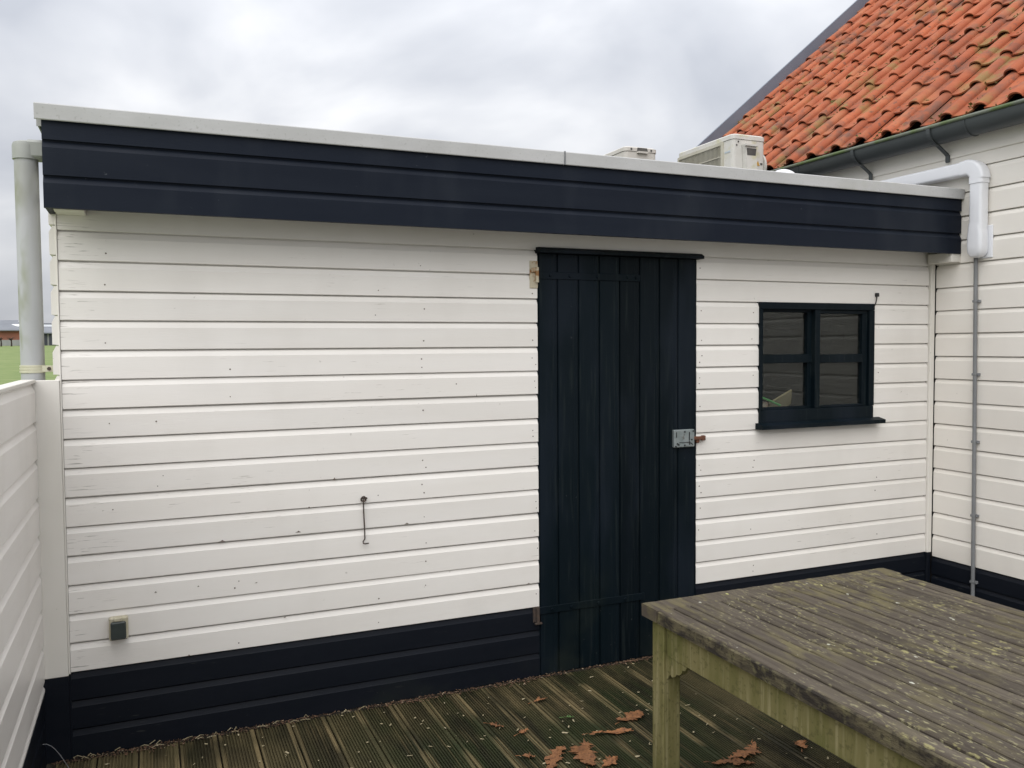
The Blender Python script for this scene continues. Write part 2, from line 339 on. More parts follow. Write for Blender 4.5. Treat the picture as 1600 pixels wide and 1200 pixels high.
# ------------------------------------------------------------------ ground
def field():
    ys = [-60, -8, 6, 30, 60, 90, 120, 150, 180, 320, 900, 2500]; xs = [-2500, -800, -200, -60, -20, 0, 12, 40, 120, 600, 2500]
    def h(y): return -.22 if y < 25 else (-.22 + 2.5*min(1, (y-25)/125.)**1.15 if y < 150 else 2.28 - min(.6, (y-150)*.002))
    V = [(x, y, h(y)) for y in ys for x in xs]; n = len(xs)
    F = [(j*n+i, j*n+i+1, (j+1)*n+i+1, (j+1)*n+i) for j in range(len(ys)-1) for i in range(n-1)]
    o = obj('field', mesh('field', V, F, M_GRASS, True)); tag(o, 'flat green meadow stretching behind the shed', 'field', kind='structure')
field()

yd = B().box(-14, 14, -30, -4.61, -.5, -.16).build('bounce_yard', mat('bounce_concrete', (.36, .345, .32), (.29, .28, .26), rough=.85, scale=1.2), None, (0, -17, -.16))  # out of view; added so the ground bounce on the walls is brighter, less green
tag(yd, 'unseen pale paving added behind the viewpoint to bounce neutral light', 'paving', kind='structure')

# ------------------------------------------------------------------ deck
deck = B().box(-.12, W, -4.6, .0, -.20, -.034).build('deck', M_SOIL, None, (0, 0, 0))
tag(deck, 'grooved wooden deck in front of the shed', 'deck', kind='structure')
def deck_profile(w=.150, t=.028):
    pts = [(0, -t), (0, -.002), (.0015, 0), (.012, 0)]
    n = 10; a = .014; s = (w-.028)/n
    for i in range(n):
        x = a+i*s
        pts += [(x+.0008, -.008), (x+s*.46, -.008), (x+s*.56, 0), (x+s-.0002, 0)]
    pts += [(w-.0015, 0), (w, -.002), (w, -t)]
    return pts
db = B(); db.prism(deck_profile(), -4.6, -.012, 'y')
dme = mesh('deck_board', db.V, db.F, M_DECK)
x = .568-.156*4-.003
while x < W-.02:
    w = min(.15, W-.004-x)
    o = obj('deck_board', dme, deck, (x, 0, random.uniform(-.0015, .0)))
    if w < .149: o.scale.x = w/.15
    o.rotation_euler.y = random.uniform(-.006, .006)
    x += .156

# ------------------------------------------------------------------ board profile (rabbeted weatherboard)
def board_prof(p, sgn=1):
    """(depth into the wall, z) for a board whose lip bottom is at z = 0; pitch p"""
    return [(0.002, 0), (0, .002), (0, p-.029), (.0015, p-.0265), (.009, p-.0068), (.0105, p-.0052), (.0185, p-.005), (.0185, p+.012), (.0222, p+.012), (.0222, 0.012), (.012, 0.010), (.012, 0)]
def boards(parent, m_, z_start, p, n0, n1, spans, axis, plane, direc, jit=.0012, name='wall_board'):
    """spans(k) -> list of (a,b) along the wall"""
    cache = {}
    for k in range(n0, n1):
        for a, b in spans(k):
            key = round(b-a, 4)
            if key not in cache:
                bb = B(); pr_ = board_prof(p); L = b-a
                ns = max(1, int(L/.45)); n = len(pr_)
                rnd = random.Random(int(key*1000))
                V = []; F = []
                for i in range(ns+1):
                    t = L*i/ns
                    for d, z in pr_:
                        V.append((t, d, z) if axis == 'x' else (d*direc, t, z))
                for i in range(ns):
                    for j in range(n):
                        F.append((i*n+j, i*n+(j+1) % n, (i+1)*n+(j+1) % n, (i+1)*n+j))
                F += [tuple(range(n)), tuple(range((ns+1)*n-1, ns*n-1, -1))]
                cache[key] = mesh(name, V, F, m_)
            off = random.uniform(-jit, jit)
            dz = random.uniform(-.0012, .0012)
            loc = (a, plane+abs(off), z_start+p*k+dz) if axis == 'x' else (plane+abs(off)*direc, a, z_start+p*k+dz)
            o = obj(name, cache[key], parent, loc)
            if axis == 'x': o.rotation_euler.x = random.uniform(-.004, .004); o.rotation_euler.y = random.uniform(-.0006, .0006)

# ------------------------------------------------------------------ shed
shed = thing('garden_shed', 'low cream board shed with navy fascia and dark plank door', 'shed', (2.4, 0, 0))
fwall = B()
WX0, WX1, WZ0, WZ1 = 3.497, 4.362, 1.203, 1.925
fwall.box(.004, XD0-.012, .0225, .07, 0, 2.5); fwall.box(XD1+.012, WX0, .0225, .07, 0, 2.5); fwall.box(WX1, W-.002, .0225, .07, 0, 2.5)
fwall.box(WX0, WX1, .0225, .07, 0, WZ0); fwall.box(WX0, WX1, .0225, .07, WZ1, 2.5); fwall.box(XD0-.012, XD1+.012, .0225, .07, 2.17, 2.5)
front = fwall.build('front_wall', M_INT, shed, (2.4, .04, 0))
E0 = .0035; CR = 4.822
def sp(k):
    r = [(E0, XD0-.004)]
    if k >= 15: return [(E0, CR-.002)]
    if 7 <= k <= 12: r += [(XD1+.006, WX0+.002), (WX1+.003, CR-.002)]
    else: r += [(XD1+.006, CR-.002)]
    return r
def sp_top(k):
    return sp(k)
boards(front, M_WHITE, Z0, PB, 0, 16, sp_top, 'x', 0, 1)
# board above the door is notched round the door head: fill between 2.17 and 2.29
boards(front, M_PLINTH, Z0, PB, -3, 0, lambda k: [(E0, XD0-.004), (XD1+.006, CR-.002)], 'x', 0, 1, name='plinth_board')
# nails: small heads in rows over the studs
nb = B()
rn = random.Random(3)
for k in range(0, 15):
    z = Z0+PB*k
    for xs, pr in ((.66, .5), (1.30, .35), (1.52, .75), (1.68, .25), (2.10, .85), (3.10, .9), (3.46, .3), (4.40, .4), (.17, .3), (.36, .2)):
        for dz in (.028, .062):
            if rn.random() > pr*.6: continue
            if 3.49 < xs < 4.37 and 7 <= k <= 12: continue
            xx = xs+rn.uniform(-.012, .012); zc = z+dz+rn.uniform(-.006, .006); r = rn.uniform(.0022, .0036)
            V = [(xx+r*math.cos(t*math.pi/4), -.0006, zc+r*math.sin(t*math.pi/4)) for t in range(8)]
            V2 = [(v_[0], .003, v_[2]) for v_ in V]
            nb.add(V+V2, [tuple(range(8))]+[(i, (i+1) % 8, 8+(i+1) % 8, 8+i) for i in range(8)])
for xx, zz_, w_, h_ in ((.600, .845, .030, .010), (1.092, 1.083, .014, .012), (.976, .963, .010, .007), (.926, .856, .022, .009), (1.43, .848, .020, .008), (.455, .364, .012, .008), (.74, .648, .012, .004), (.33, .655, .010, .007), (.50, .66, .008, .006), (.86, .477, .010, .005), (1.79, 1.443, .003, .016), (2.06, .486, .02, .006)):
    w_ *= .6; h_ *= .8
    nb.add([(xx-w_, -.0008, zz_-.001), (xx-w_*.2, -.0008, zz_+h_*.4), (xx+w_*.1, -.0008, zz_+h_), (xx+w_*.45, -.0008, zz_+h_*.45), (xx+w_, -.0008, zz_-.001), (xx, .004, zz_)], [(0, 1, 2, 3, 4), (0, 5, 1), (1, 5, 2), (2, 5, 3), (3, 5, 4), (4, 5, 0)])
tag(nb.build('nail_heads', M_NAIL, shed, (2.4, 0, 0)), kind='stuff')
# corner trims
B().box(CR, W-.003, -.016, .02, Z0-.002, 2.26, .003).build('corner_trim', M_TRIM, shed, (W-.03, 0, 1))
B().box(CR, W-.006, -.014, .02, 0.002, Z0-.004, .003).build('plinth_corner', M_PLINTH, shed, (W-.03, 0, .1))
# left side wall seen edge-on: stepped ends of its boards, and body of the shed
sw = B().box(-.0005, .0025, .005, 3.0, 0, 2.5)
side = sw.build('side_wall', M_TRIM, shed, (0, 1.5, 0))
def side_prof(p): return [(0, 0), (0, p-.029), (.014, p-.006), (.014, p+.006), (.0, p+.006)]
for k in range(0, 17):
    z = Z0+.02+PB*k
    pr_ = [(-.0005, z), (-.026, z+.002), (-.026, z+PB-.03), (-.013, z+PB-.004), (-.0005, z+PB-.004)]
    B().prism(pr_, .0, 3.0, 'y').build('side_board', M_TRIM, side, (0, 1.5, z))
B().box(-.0035, .0022, -.0035, .021, Z0-.005, 2.30, .001).build('corner_strip', M_TRIM, shed, (0, 0, 1)); B().box(-.0035, .0032, -.001, .021, .002, Z0-.007, .0005).build('plinth_strip', M_PLINTH, shed, (0, 0, .1))
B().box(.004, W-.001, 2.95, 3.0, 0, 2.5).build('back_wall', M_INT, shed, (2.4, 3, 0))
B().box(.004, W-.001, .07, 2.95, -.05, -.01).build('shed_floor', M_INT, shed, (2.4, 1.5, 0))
B().box(-.032, W-.001, .004, 3.0, -.30, .0015).build('footing', M_SOIL, shed, (2.4, 1.5, -.3)); B().box(-.13, -.033, -.0085, .03, -.30, .0025).build('footing', M_SOIL, shed, (-.08, 0, -.3))
roof = B().box(-.02, W-.001, FY+.03, 3.02, 2.505, 2.535).build('flat_roof', M_ROOFFELT, shed, (2.4, 1.5, 2.5))
B().box(.0, W-.01, FY+.03, .021, 2.30, 2.32).build('soffit', M_INT, shed, (2.4, -.1, 2.3))
# fascia: backing plus three boards and a metal cap
fas = B().box(-.020, W-.003, FY+.022, FY+.045, 2.235, 2.55).build('fascia', M_NAVY, shed, (2.4, FY, 2.2))
def fboard(z0, z1, top):
    h = z1-z0
    pr_ = [(FY, z0), (FY, z1-(.030 if not top else 0)), (FY+.011, z1-.008), (FY+.0125, z1-.006), (FY+.0125, z1+.004), (FY+.0215, z1+.004), (FY+.0215, z0)]
    if top: pr_ = [(FY, z0), (FY, z1), (FY+.0215, z1), (FY+.0215, z0)]
    B().prism(pr_, -.0225, W-.004, 'x').build('fascia_board', M_NAVY, fas, (2.4, FY, z0))
fboard(2.221, 2.344, 0); fboard(2.344, 2.477, 0); fboard(2.477, 2.548, 1)
# side fascia
B().prism([(-.022, 2.225), (-.0, 2.225), (-.0, 2.545), (-.022, 2.545)], FY+.047, 3.0, 'y').build('side_fascia', M_NAVY, shed, (0, 1.4, 2.2))
cap_prof = [(FY-.014, 2.546), (FY-.016, 2.549), (FY-.019, 2.603), (FY-.016, 2.607), (FY+.055, 2.600), (FY+.06, 2.594), (FY+.06, 2.536), (FY+.055, 2.536), (FY+.055, 2.590), (FY-.012, 2.596), (FY-.010, 2.546)]
B().prism(cap_prof, -.044, 2.1685, 'x').build('roof_trim_left', M_ZINC, shed, (1, FY, 2.55))
B().prism(cap_prof, 2.1705, W-.002, 'x').build('roof_trim_right', M_ZINC, shed, (3.4, FY, 2.55))
bpy.data.objects['roof_trim_left'].name = 'roof_edge_trim'; bpy.data.objects['roof_trim_right'].name = 'roof_edge_trim'
side_cap = [(-.044, 2.546), (-.047, 2.603), (-.043, 2.607), (.03, 2.600), (.03, 2.536), (.026, 2.536), (.026, 2.595), (-.040, 2.601), (-.039, 2.546)]
B().prism(side_cap, FY+.062, 3.02, 'y').build('side_edge_trim', M_ZINC, shed, (0, 1.4, 2.55))
B().box(2.166, 2.1725, FY-.0215, FY+.02, 2.545, 2.6085).build('trim_joint', M_COND, shed, (2.17, FY, 2.55))
# soffit blocks at both ends
B().box(W-.075, W-.001, FY+.006, -.0165, 2.172, 2.232, .002).build('end_block', M_TRIM, shed, (W-.05, -.1, 2.17))
B().box(.004, .11, FY+.05, -.001, 2.222, 2.245, .002).build('end_block', M_TRIM, shed, (.05, -.1, 2.2))
# ---- door
door = B().box(XD0+.002, XD1-.002, .018, .05, .006, 2.146).build('door', M_DOOR, shed, (2.6, .03, 0))
seams = [XD0+.003, 2.233, 2.353, 2.474, 2.595, 2.717, 2.84, 2.958, XD1-.003]
for a, b in zip(seams[:-1], seams[1:]):
    L = b-a; y0 = random.uniform(-.001, .001)
    pr_ = [(a+.0006, .018), (a+.0006, y0+.006), (a+.003, y0), (b-.034, y0), (b-.032, y0+.002), (b-.030, y0+.002), (b-.027, y0+.0005), (b-.020, y0), (b-.013, y0+.0005), (b-.010, y0+.002), (b-.005, y0+.003), (b-.0006, y0+.008), (b-.0006, .018)]
    if b > 3.05: pr_ = [(a+.0012, .018), (a+.0012, y0+.006), (a+.005, y0), (b-.004, y0), (b-.001, y0+.003), (b-.001, .018)]
    B().prism(pr_, .006+random.uniform(0, .004), 2.144, 'z').build('plank', M_DOOR, door, (a, 0, 0))
B().prism([(XD0-.011, -.052), (XD1+.014, -.052), (XD1+.014, .02), (XD0-.011, .02)], 2.149, 2.170, 'z')
hb = B(); hb.prism([(-.052, 2.146), (-.054, 2.160), (-.030, 2.174), (.022, 2.176), (.022, 2.146)], XD0-.012, XD1+.016, 'x'); hb.build('door_head', M_DOOR, shed, (2.6, 0, 2.15))
B().box(XD1-.001, XD1+.005, .004, .05, .004, 2.145).build('door_jamb', M_DOOR, shed, (XD1, 0, 1))
B().box(XD0-.004, XD0+.001, .004, .05, .004, 2.145).build('door_jamb', M_DOOR, shed, (XD0, 0, 1))
def strap(z, x1, h, bolts):
    s = B().box(XD0-.012, x1, -.006, -.0012, z-h/2, z+h/2, .0015).build('strap_hinge', M_DOOR, door, (XD0, 0, z))
    for bx in bolts:
        B().tube([(bx, -.004, z), (bx, -.012, z)], [.010, .006], 8).build('bolt', M_DOOR, door, (bx, 0, z))
strap(2.037, 2.715, .036, (2.19, 2.30, 2.46, 2.64, 2.69)); strap(.340, 2.74, .038, (2.19, 2.30, 2.46, 2.62))
hp = B().box(2.078, XD0-.003, -.005, .006, 1.972, 2.108, .002); hp.box(2.082, XD0-.004, -.016, -.005, 2.05, 2.075, .003)
hp.tube([(2.112, -.016, 2.0), (2.112, -.016, 2.075)], .009, 8)
hinge = hp.build('hinge_plate', M_RUSTP, shed, (2.1, 0, 2.04)); tag(hinge, 'rusty cream painted hinge plate')
hp = B().tube([(2.108, -.012, .285), (2.108, -.012, .365)], .009, 8); hp.box(2.085, 2.118, -.004, .004, .285, .36, .001); hp.box(2.09, 2.128, -.020, -.006, .276, .284, .001)
hp.build('hinge_plate', M_IRON, shed, (2.1, 0, .32))
# lock
lk = B().box(2.918, 3.050, -.022, .001, 1.130, 1.226, .004)
lock = lk.build('lock_case', M_GALV, door, (2.98, -.01, 1.18))
lb = B()
lb.box(2.930, 2.934, -.024, -.0215, 1.185, 1.214); lb.box(3.012, 3.017, -.024, -.0215, 1.165, 1.212); lb.box(2.95, 3.018, -.024, -.0215, 1.155, 1.158)
lb.box(2.932, 2.952, -.024, -.0215, 1.144, 1.152, 0, Matrix.Rotation(.6, 3, 'Y')); lb.box(3.013, 3.019, -.024, -.0215, 1.142, 1.162); lb.box(3.02, 3.04, -.024, -.0215, 1.145, 1.150, 0, Matrix.Rotation(.6, 3, 'Y'))
for bx, bz in ((2.985, 1.214), (3.04, 1.216), (3.03, 1.17), (2.985, 1.141), (2.927, 1.137)):
    lb.tube([(bx, -.021, bz), (bx, -.025, bz)], .0045, 8)
lb.build('lock_slots', M_BLACK, door, (2.98, -.02, 1.18))
kp = B().box(3.044, 3.112, -.022, -.006, 1.166, 1.184, .002); kp.box(3.100, 3.122, -.024, -.004, 1.160, 1.188, .003); kp.box(3.066, 3.088, -.016, .004, 1.148, 1.168, .003)
kp.build('bolt_keeper', M_RUST, shed, (3.08, 0, 1.17))
# ---- window
win = thing('x', 'x', 'x')
bpy.data.objects.remove(win)
wf = B()
YF, YB = -.012, .06
wf.box(3.500, 4.360, YF, YB, 1.884, 1.922, .002)
wf.box(3.500, 4.356, YF, YB, 1.237, 1.308, .002)
wf.box(3.500, 3.520, YF, YB, 1.309, 1.883, .002)
wf.box(4.318, 4.360, YF, YB, 1.309, 1.883, .002)
wf.box(3.900, 3.938, YF+.002, YB, 1.309, 1.883, .002)
window = wf.build('window', M_DOOR, shed, (3.93, 0, 1.24))
s = B()     # right sash, nearly flush
s.box(3.939, 4.317, .004, .04, 1.862, 1.883, .002); s.box(3.939, 4.317, .004, .04, 1.309, 1.322, .002); s.box(3.939, 3.948, .004, .04, 1.322, 1.862); s.box(4.276, 4.317, .004, .04, 1.322, 1.862, .002)
s.box(3.948, 4.276, .002, .04, 1.572, 1.622, .002)
s.build('sash', M_DOOR, window, (4.1, 0, 1.6))
s = B()     # left sash, set deeper
s.box(3.521, 3.899, .020, .05, 1.868, 1.883); s.box(3.521, 3.899, .020, .05, 1.309, 1.322); s.box(3.521, 3.527, .02, .05, 1.322, 1.868); s.box(3.868, 3.899, .02, .05, 1.322, 1.868)
s.box(3.521, 3.899, .012, .05, 1.575, 1.625, .002)
s.build('sash', M_DOOR, window, (3.7, 0, 1.6))
for a, b, c, d, yy in ((3.528, 3.867, 1.626, 1.867, .036), (3.528, 3.867, 1.323, 1.574, .036), (3.949, 4.275, 1.623, 1.861, .022), (3.949, 4.275, 1.323, 1.571, .022)):
    B().box(a-.003, b+.003, yy, yy+.003, c-.003, d+.003).build('pane', M_GLASS, window, (a, yy, c))
sp_ = B(); sp_.prism([(-.062, 1.204), (-.064, 1.226), (-.012, 1.238), (.04, 1.2365), (.04, 1.204)], 3.478, 4.402, 'x'); sp_.build('sill', M_DOOR, window, (3.93, 0, 1.2))
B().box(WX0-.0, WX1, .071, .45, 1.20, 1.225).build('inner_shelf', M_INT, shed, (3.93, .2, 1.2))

# things on the shelf behind the glass
cb = B().box(3.60, 3.80, .20, .21, 1.226, 1.40, 0, None)
rot = Matrix.Rotation(-.42, 3, 'Y') @ Matrix.Rotation(.5, 3, 'X')
c_ = B().box(-.10, .085, -.006, .006, -.05, .06, .001, rot)
V = [Vector(v_)+Vector((3.805, .17, 1.325)) for v_ in c_.V]
c2 = B().add(V, c_.F); o = c2.build('cardboard_sheet', M_CARD, None, (3.76, .16, 1.24)); tag(o, 'tan cardboard sheet leaning inside the shed window, lower left pane', 'cardboard')
o = B().tube([(3.60, .115, 1.380), (3.68, .12, 1.352), (3.76, .125, 1.322)], .007, 8).build('green_stick', M_GREEN, None, (3.6, .11, 1.35)); tag(o, 'green stick lying inside the lower left window pane', 'stick')
o = B().box(3.60, 3.68, .13, .18, 1.226, 1.345, .006).build('small_carton', M_RED, None, (3.56, .11, 1.226)); tag(o, 'small reddish carton on the shelf behind the lower left pane', 'carton')

# ------------------------------------------------------------------ house
house = thing('house', 'taller cream board house with orange pantile roof on the right', 'house', (W+3, -1, 0))
hw = B().box(W+.0225, W+.10, -4.6, 3.0, 0, 3.0).build('side_wall', M_INT, house, (W, -1, 0))
YB0 = -.0
boards(hw, M_WHITE_H, ZH, PH, 0, 17, lambda k: [(-4.6, -.019 if k < 14 else 3.0)], 'y', W, 1)
boards(hw, M_WHITE_H, ZH, PH, 17, 18, lambda k: [(-4.6, 3.0)], 'y', W, 1)
B().prism([(W-.008, 2.806), (W-.010, 2.81), (W-.010, 3.02), (W+.02, 3.02), (W+.02, 2.806)], -4.6, 3.0, 'y').build('frieze_board', M_WHITE_H, hw, (W, -1, 2.8))
pb = B()
for z0, z1 in ((.003, .112), (.114, .223), (.225, .336)):
    B().prism([(W-.004, z0), (W-.004, z1-.028), (W+.008, z1-.006), (W+.008, z1), (W+.02, z1), (W+.02, z0)], -4.6, -.018, 'y').build('plinth_board', M_PLINTH, hw, (W, -1, z0))
B().box(W+.1, W+6.4, 2.9, 3.0, 0, 3.0).build('gable_wall', M_WHITE_H, house, (W+3, 3, 0))
B().prism([(W+.02, 3.0), (W+6.4, 3.0), (W+3.2, 5.6)], 2.9, 3.0, 'y').build('gable_top', M_WHITE_H, house, (W+3, 3, 3))
PHI = R_(40); cph, sph = math.cos(PHI), math.sin(PHI)
EX, EZ = 4.752, 3.026
def rp_(u, y, n): return (EX+u*cph-n*sph, y, EZ+u*sph+n*cph)
rb = B()
V = [rp_(u, y, n) for u in (.03, 4.2) for y in (-4.6, 3.07) for n in (-.075, -.055)]
rb.add(V, [(0, 1, 3, 2), (4, 6, 7, 5), (0, 4, 5, 1), (2, 3, 7, 6), (0, 2, 6, 4), (1, 5, 7, 3)])
xr = EX+4.2*cph
V2 = [(2*xr-v_[0], v_[1], v_[2]) for v_ in V]
rb.add(V2, [(0, 1, 3, 2), (4, 6, 7, 5), (0, 4, 5, 1), (2, 3, 7, 6), (0, 2, 6, 4), (1, 5, 7, 3)])
rf = rb.build('tiled_roof', M_ROOFB, house, (EX, -1, EZ))
TW, TE, TL = .222, .335, .395
def tile_mesh(seed):
    rd = random.Random(seed)
    prof = []
    for i in range(11):                                  # roll, its free edge turned under
        a = R_(176-176*i/10); prof.append((-.002+.042*math.cos(a), -.004+.031*math.sin(a)))
    for i in range(1, 8):
        t = i/7; v_ = .044+t*.146; prof.append((v_, -.006-.015*math.sin(math.pi*min(1, t*1.1)*.85)))
    us = [0, .012, .2, TL]; V = []; n = len(prof); th = .010
    for u in us:
        lift = .026*(1-u/TL) + (.0015 if 0 < u < .02 else 0)
        for v_, h in prof: V.append((v_, u, h+lift))
    m_ = len(V)
    for u in us:
        lift = .026*(1-u/TL)
        for v_, h in prof: V.append((v_, u, h+lift-th))
    F = []
    for j in range(len(us)-1):
        for i in range(n-1):
            a = j*n+i; F.append((a, a+1, a+n+1, a+n)); F.append((m_+a, m_+a+n, m_+a+n+1, m_+a+1))
    for i in range(n-1): F.append((i, m_+i, m_+i+1, i+1))
    for j in range(len(us)-1):
        a = j*n; F.append((a, a+n, m_+a+n, m_+a)); a = j*n+n-1; F.append((a, m_+a, m_+a+n, a+n))
    P = [(u*cph-h*sph, v_, u*sph+h*cph) for v_, u, h in V]
    me = mesh('roof_tile', P, F, M_TILE, True); 
    bm = bmesh.new(); bm.from_mesh(me)
    for e_ in bm.edges:
        if len(e_.link_faces) == 2 and e_.calc_face_angle(0) > R_(45): e_.smooth = False
    bm.to_mesh(me); bm.free(); return me
tms = [tile_mesh(i) for i in range(2)]
for r in range(12):
    for c in range(22):
        y = .04+TW*(c-8) + random.uniform(-.005, .005)+.008*math.sin(r*1.9)
        if y > 2.98: continue
        o = obj('roof_tile', tms[0], rf, rp_(-.02+TE*r+random.uniform(-.009, .009), y, random.uniform(-.003, .004)))
        o.rotation_euler = (random.uniform(-.014, .014), random.uniform(-.008, .008), random.uniform(-.012, .012))
# edge course by the verge: moss and flashing
vg = B()
for n0, n1, y0, y1 in ((-.06, .105, 3.082, 3.112),):
    V = [rp_(u, y, n) for u in (-.12, 4.25) for y in (y0, y1) for n in (n0, n1)]
    vg.add(V, [(0, 1, 3, 2), (4, 6, 7, 5), (0, 4, 5, 1), (2, 3, 7, 6), (0, 2, 6, 4), (1, 5, 7, 3)])
vg.build('verge_board', M_VERGE, house, rp_(0, 3.1, 0))
# moss clumps on the eaves tiles
mb = B(); rd = random.Random(11)
for i in range(520):
    c = rd.randrange(-3, 14); y = .04+TW*c+.085+rd.gauss(0, .028); u = rd.choice([rd.uniform(-.02, .12), rd.uniform(0, 2.2), TE*rd.randrange(0, 6)-.03+rd.uniform(-.03, .02)])
    if y > 3.05: continue
    r = rd.uniform(.006, .017); p = Vector(rp_(u, y, .012 if u < .1 else .006+.02*rd.random()))
    V = [p+Vector((rd.uniform(-1, 1), rd.uniform(-1, 1), rd.uniform(-.2, .9)))*r for _ in range(5)]
    mb.add(V, [(0, 1, 2), (0, 2, 3), (0, 3, 4), (1, 2, 4), (1, 4, 3), (0, 1, 4)])
tag(mb.build('moss', M_MOSS, house, rp_(0, 0, 0)), kind='stuff')
# gutter
GX, GZ, GR = W-.098, 2.982, .080
gp = []
for i in range(15):
    t = math.pi+math.pi*i/14; gp.append((GX+GR*math.cos(t), GZ-.012+GR*math.sin(t)*1.05))
gp = [(GX-GR, GZ)]+gp+[(GX+GR, GZ)]
inn = [(x_+(.004 if x_ < GX else -.004), max(z_+.004, GZ-.09)) for x_, z_ in reversed(gp)]
gut = B().prism(gp+inn, -4.6, 3.05, 'y').build('gutter', M_GUT, house, (GX, -1, GZ), True)
B().tube([(GX-GR-.004, -4.6, GZ), (GX-GR-.004, 3.05, GZ)], .011, 10).build('gutter_lip', M_LIP, gut, (GX, -1, GZ), True)
for y in (1.02, -.34):
    B().prism([(x_-(.0035 if x_ < GX else -.0035), z_-.0035) for x_, z_ in gp]+[(x_, z_) for x_, z_ in reversed(gp)], y-.0035, y+.0035, 'y').build('gutter_joint', M_GUT, gut, (GX, y, GZ))
for y in (1.55, .50, -.10, -.9, -1.7):
    k_ = B(); half = gp[:9]
    path = [(x_-.006*(1 if x_ < GX else 0), y, z_-.007) for x_, z_ in half] + [(W-.026, y, 2.835), (W-.016, y, 2.824), (W-.016, y, 2.79)]
    for a, b in zip(path[:-1], path[1:]):
        pass
    secs = []
    for i, p in enumerate(path):
        d = (Vector(path[min(i+1, len(path)-1)])-Vector(path[max(0, i-1)])).normalized(); nrm = Vector((d.z, 0, -d.x))
        secs.append([Vector(p)+Vector((0, s_*.013, 0))+nrm*t_*.0035 for s_, t_ in ((-1, -1), (1, -1), (1, 1), (-1, 1))])
    k_.rtube(secs); k_.box(W-.018, W-.009, y-.014, y+.014, 2.785, 2.828, .002)
    k_.build('gutter_bracket', M_GUT, gut, (W, y, 2.8))

# ------------------------------------------------------------------ fence on the left
fence = thing('board_fence', 'shiny cream board fence panel running toward the camera on the left', 'fence', (-.1, -2, 0))
XF = -.090
zl = [.345+.1507*i for i in range(8)]
fbk = B().box(XF-.045, XF-.0215, -4.6, -.012, .05, 1.55).build('fence_backing', M_TRIM, fence, (XF, -2, 0))
for i, z in enumerate(zl):
    p = .1507
    pr_ = [(XF, z), (XF, z+p-.034), (XF-.012, z+p-.008), (XF-.013, z+p-.006), (XF-.013, z+p+.006), (XF-.021, z+p+.006), (XF-.021, z)]
    B().prism(pr_, -4.6, -.012, 'y').build('fence_board', M_FENCE, fence, (XF, -2, z))
B().prism([(XF, .304), (XF, .314), (XF-.012, .338), (XF-.013, .349), (XF-.021, .349), (XF-.021, .304)], -4.6, -.012, 'y').build('fence_board', M_FENCE, fence, (XF, -2, .3))
for z0, z1 in ((.004, .10), (.102, .20), (.202, .302)):
    B().prism([(XF-.002, z0), (XF-.002, z1-.02), (XF-.012, z1), (XF-.021, z1), (XF-.021, z0)], -4.6, -.012, 'y').build('plinth_board', M_PLINTH, fence, (XF, -2, z0))
B().box(XF-.05, XF+.002, -4.6, -.012, 1.5525, 1.566, .002).build('top_rail', M_TRIM, fence, (XF, -2, 1.55))
B().box(XF-.030, -.0045, -.011, .014, .353, 1.562, .002).build('fence_post', M_TRIM, fence, (-.05, 0, .35))
B().box(XF-.030, -.004, -.009, .014, .003, .351, .002).build('post_plinth', M_PLINTH, fence, (-.05, 0, 0))

# ------------------------------------------------------------------ downpipe
dp = thing('downpipe', 'round grey plastic downpipe at the left corner of the shed', 'downpipe', (-.105, .09, -.2))
PX, PY = -.106, .085
B().tube([(PX, PY, -.2), (PX, PY, 2.455)], .0435, 20).build('pipe', M_PIPE, dp, (PX, PY, 0), True)
el = B(); secs = []
def ring(c, w, h):
    return [Vector(c)+Vector((math.cos(t)*w, math.sin(t)*w, 0)) for t in [2*math.pi*i/20 for i in range(20)]]
el.tube([(PX, PY, 2.447), (PX, PY, 2.500), (PX, PY, 2.513), (PX, PY, 2.520)], [.049, .049, .045, .030], 20)
el.box(PX, -.02, PY-.044, PY+.044, 2.448, 2.524, .012)
el.build('outlet_elbow', M_PIPE2, dp, (PX, PY, 2.45), True)
bk = B(); bk.tube([(PX, PY, 1.592), (PX, PY, 1.600)], .0475, 20); bk.tube([(PX, PY, 1.604), (PX, PY, 1.612)], .0475, 20); bk.tube([(PX, PY, 1.616), (PX, PY, 1.621)], .0475, 20)
bk.tube([(PX, PY, 1.59), (PX, PY, 1.622)], .0455, 20)
bk.box(PX+.03, -.03, PY-.03, PY-.022, 1.594, 1.620, .001); bk.build('pipe_bracket', M_BRK, dp, (PX, PY, 1.6), True)
B().tube([(-.045, PY-.036, 1.607), (-.045, PY-.014, 1.607)], .008, 6).build('bracket_bolt', M_IRON, dp, (-.045, PY, 1.6))

# ------------------------------------------------------------------ electrics on the house wall
def rrect(cx, cy, hw_, hh, r, seg=4):
    out = []
    for qx, qy, a0 in ((1, 1, 0), (-1, 1, 90), (-1, -1, 180), (1, -1, 270)):
        for i in range(seg+1):
            a = R_(a0+90*i/seg); out.append((cx+qx*(hw_-r)+r*math.cos(a), cy+qy*(hh-r)+r*math.sin(a)))
    return out
duct = thing('cable_duct', 'white plastic air conditioning duct bending down the house wall', 'duct', (W-.04, -.34, 2.7))
DX = W-.042; DY = -.338
secs = [[Vector((a, b, z)) for a, b in rrect(DX, DY, .036, .041, .016)] for z in (2.30, 2.66)]
B().rtube(secs).build('vertical_run', M_DUCT, duct, (DX, DY, 2.3), True)
secs = [[Vector((a, y, b)) for a, b in rrect(DX, 2.715, .036, .041, .016)] for y in (-.27, 1.25)]
B().rtube(secs).build('horizontal_run', M_DUCT, duct, (DX, .4, 2.7), True)
el = B(); secs = []
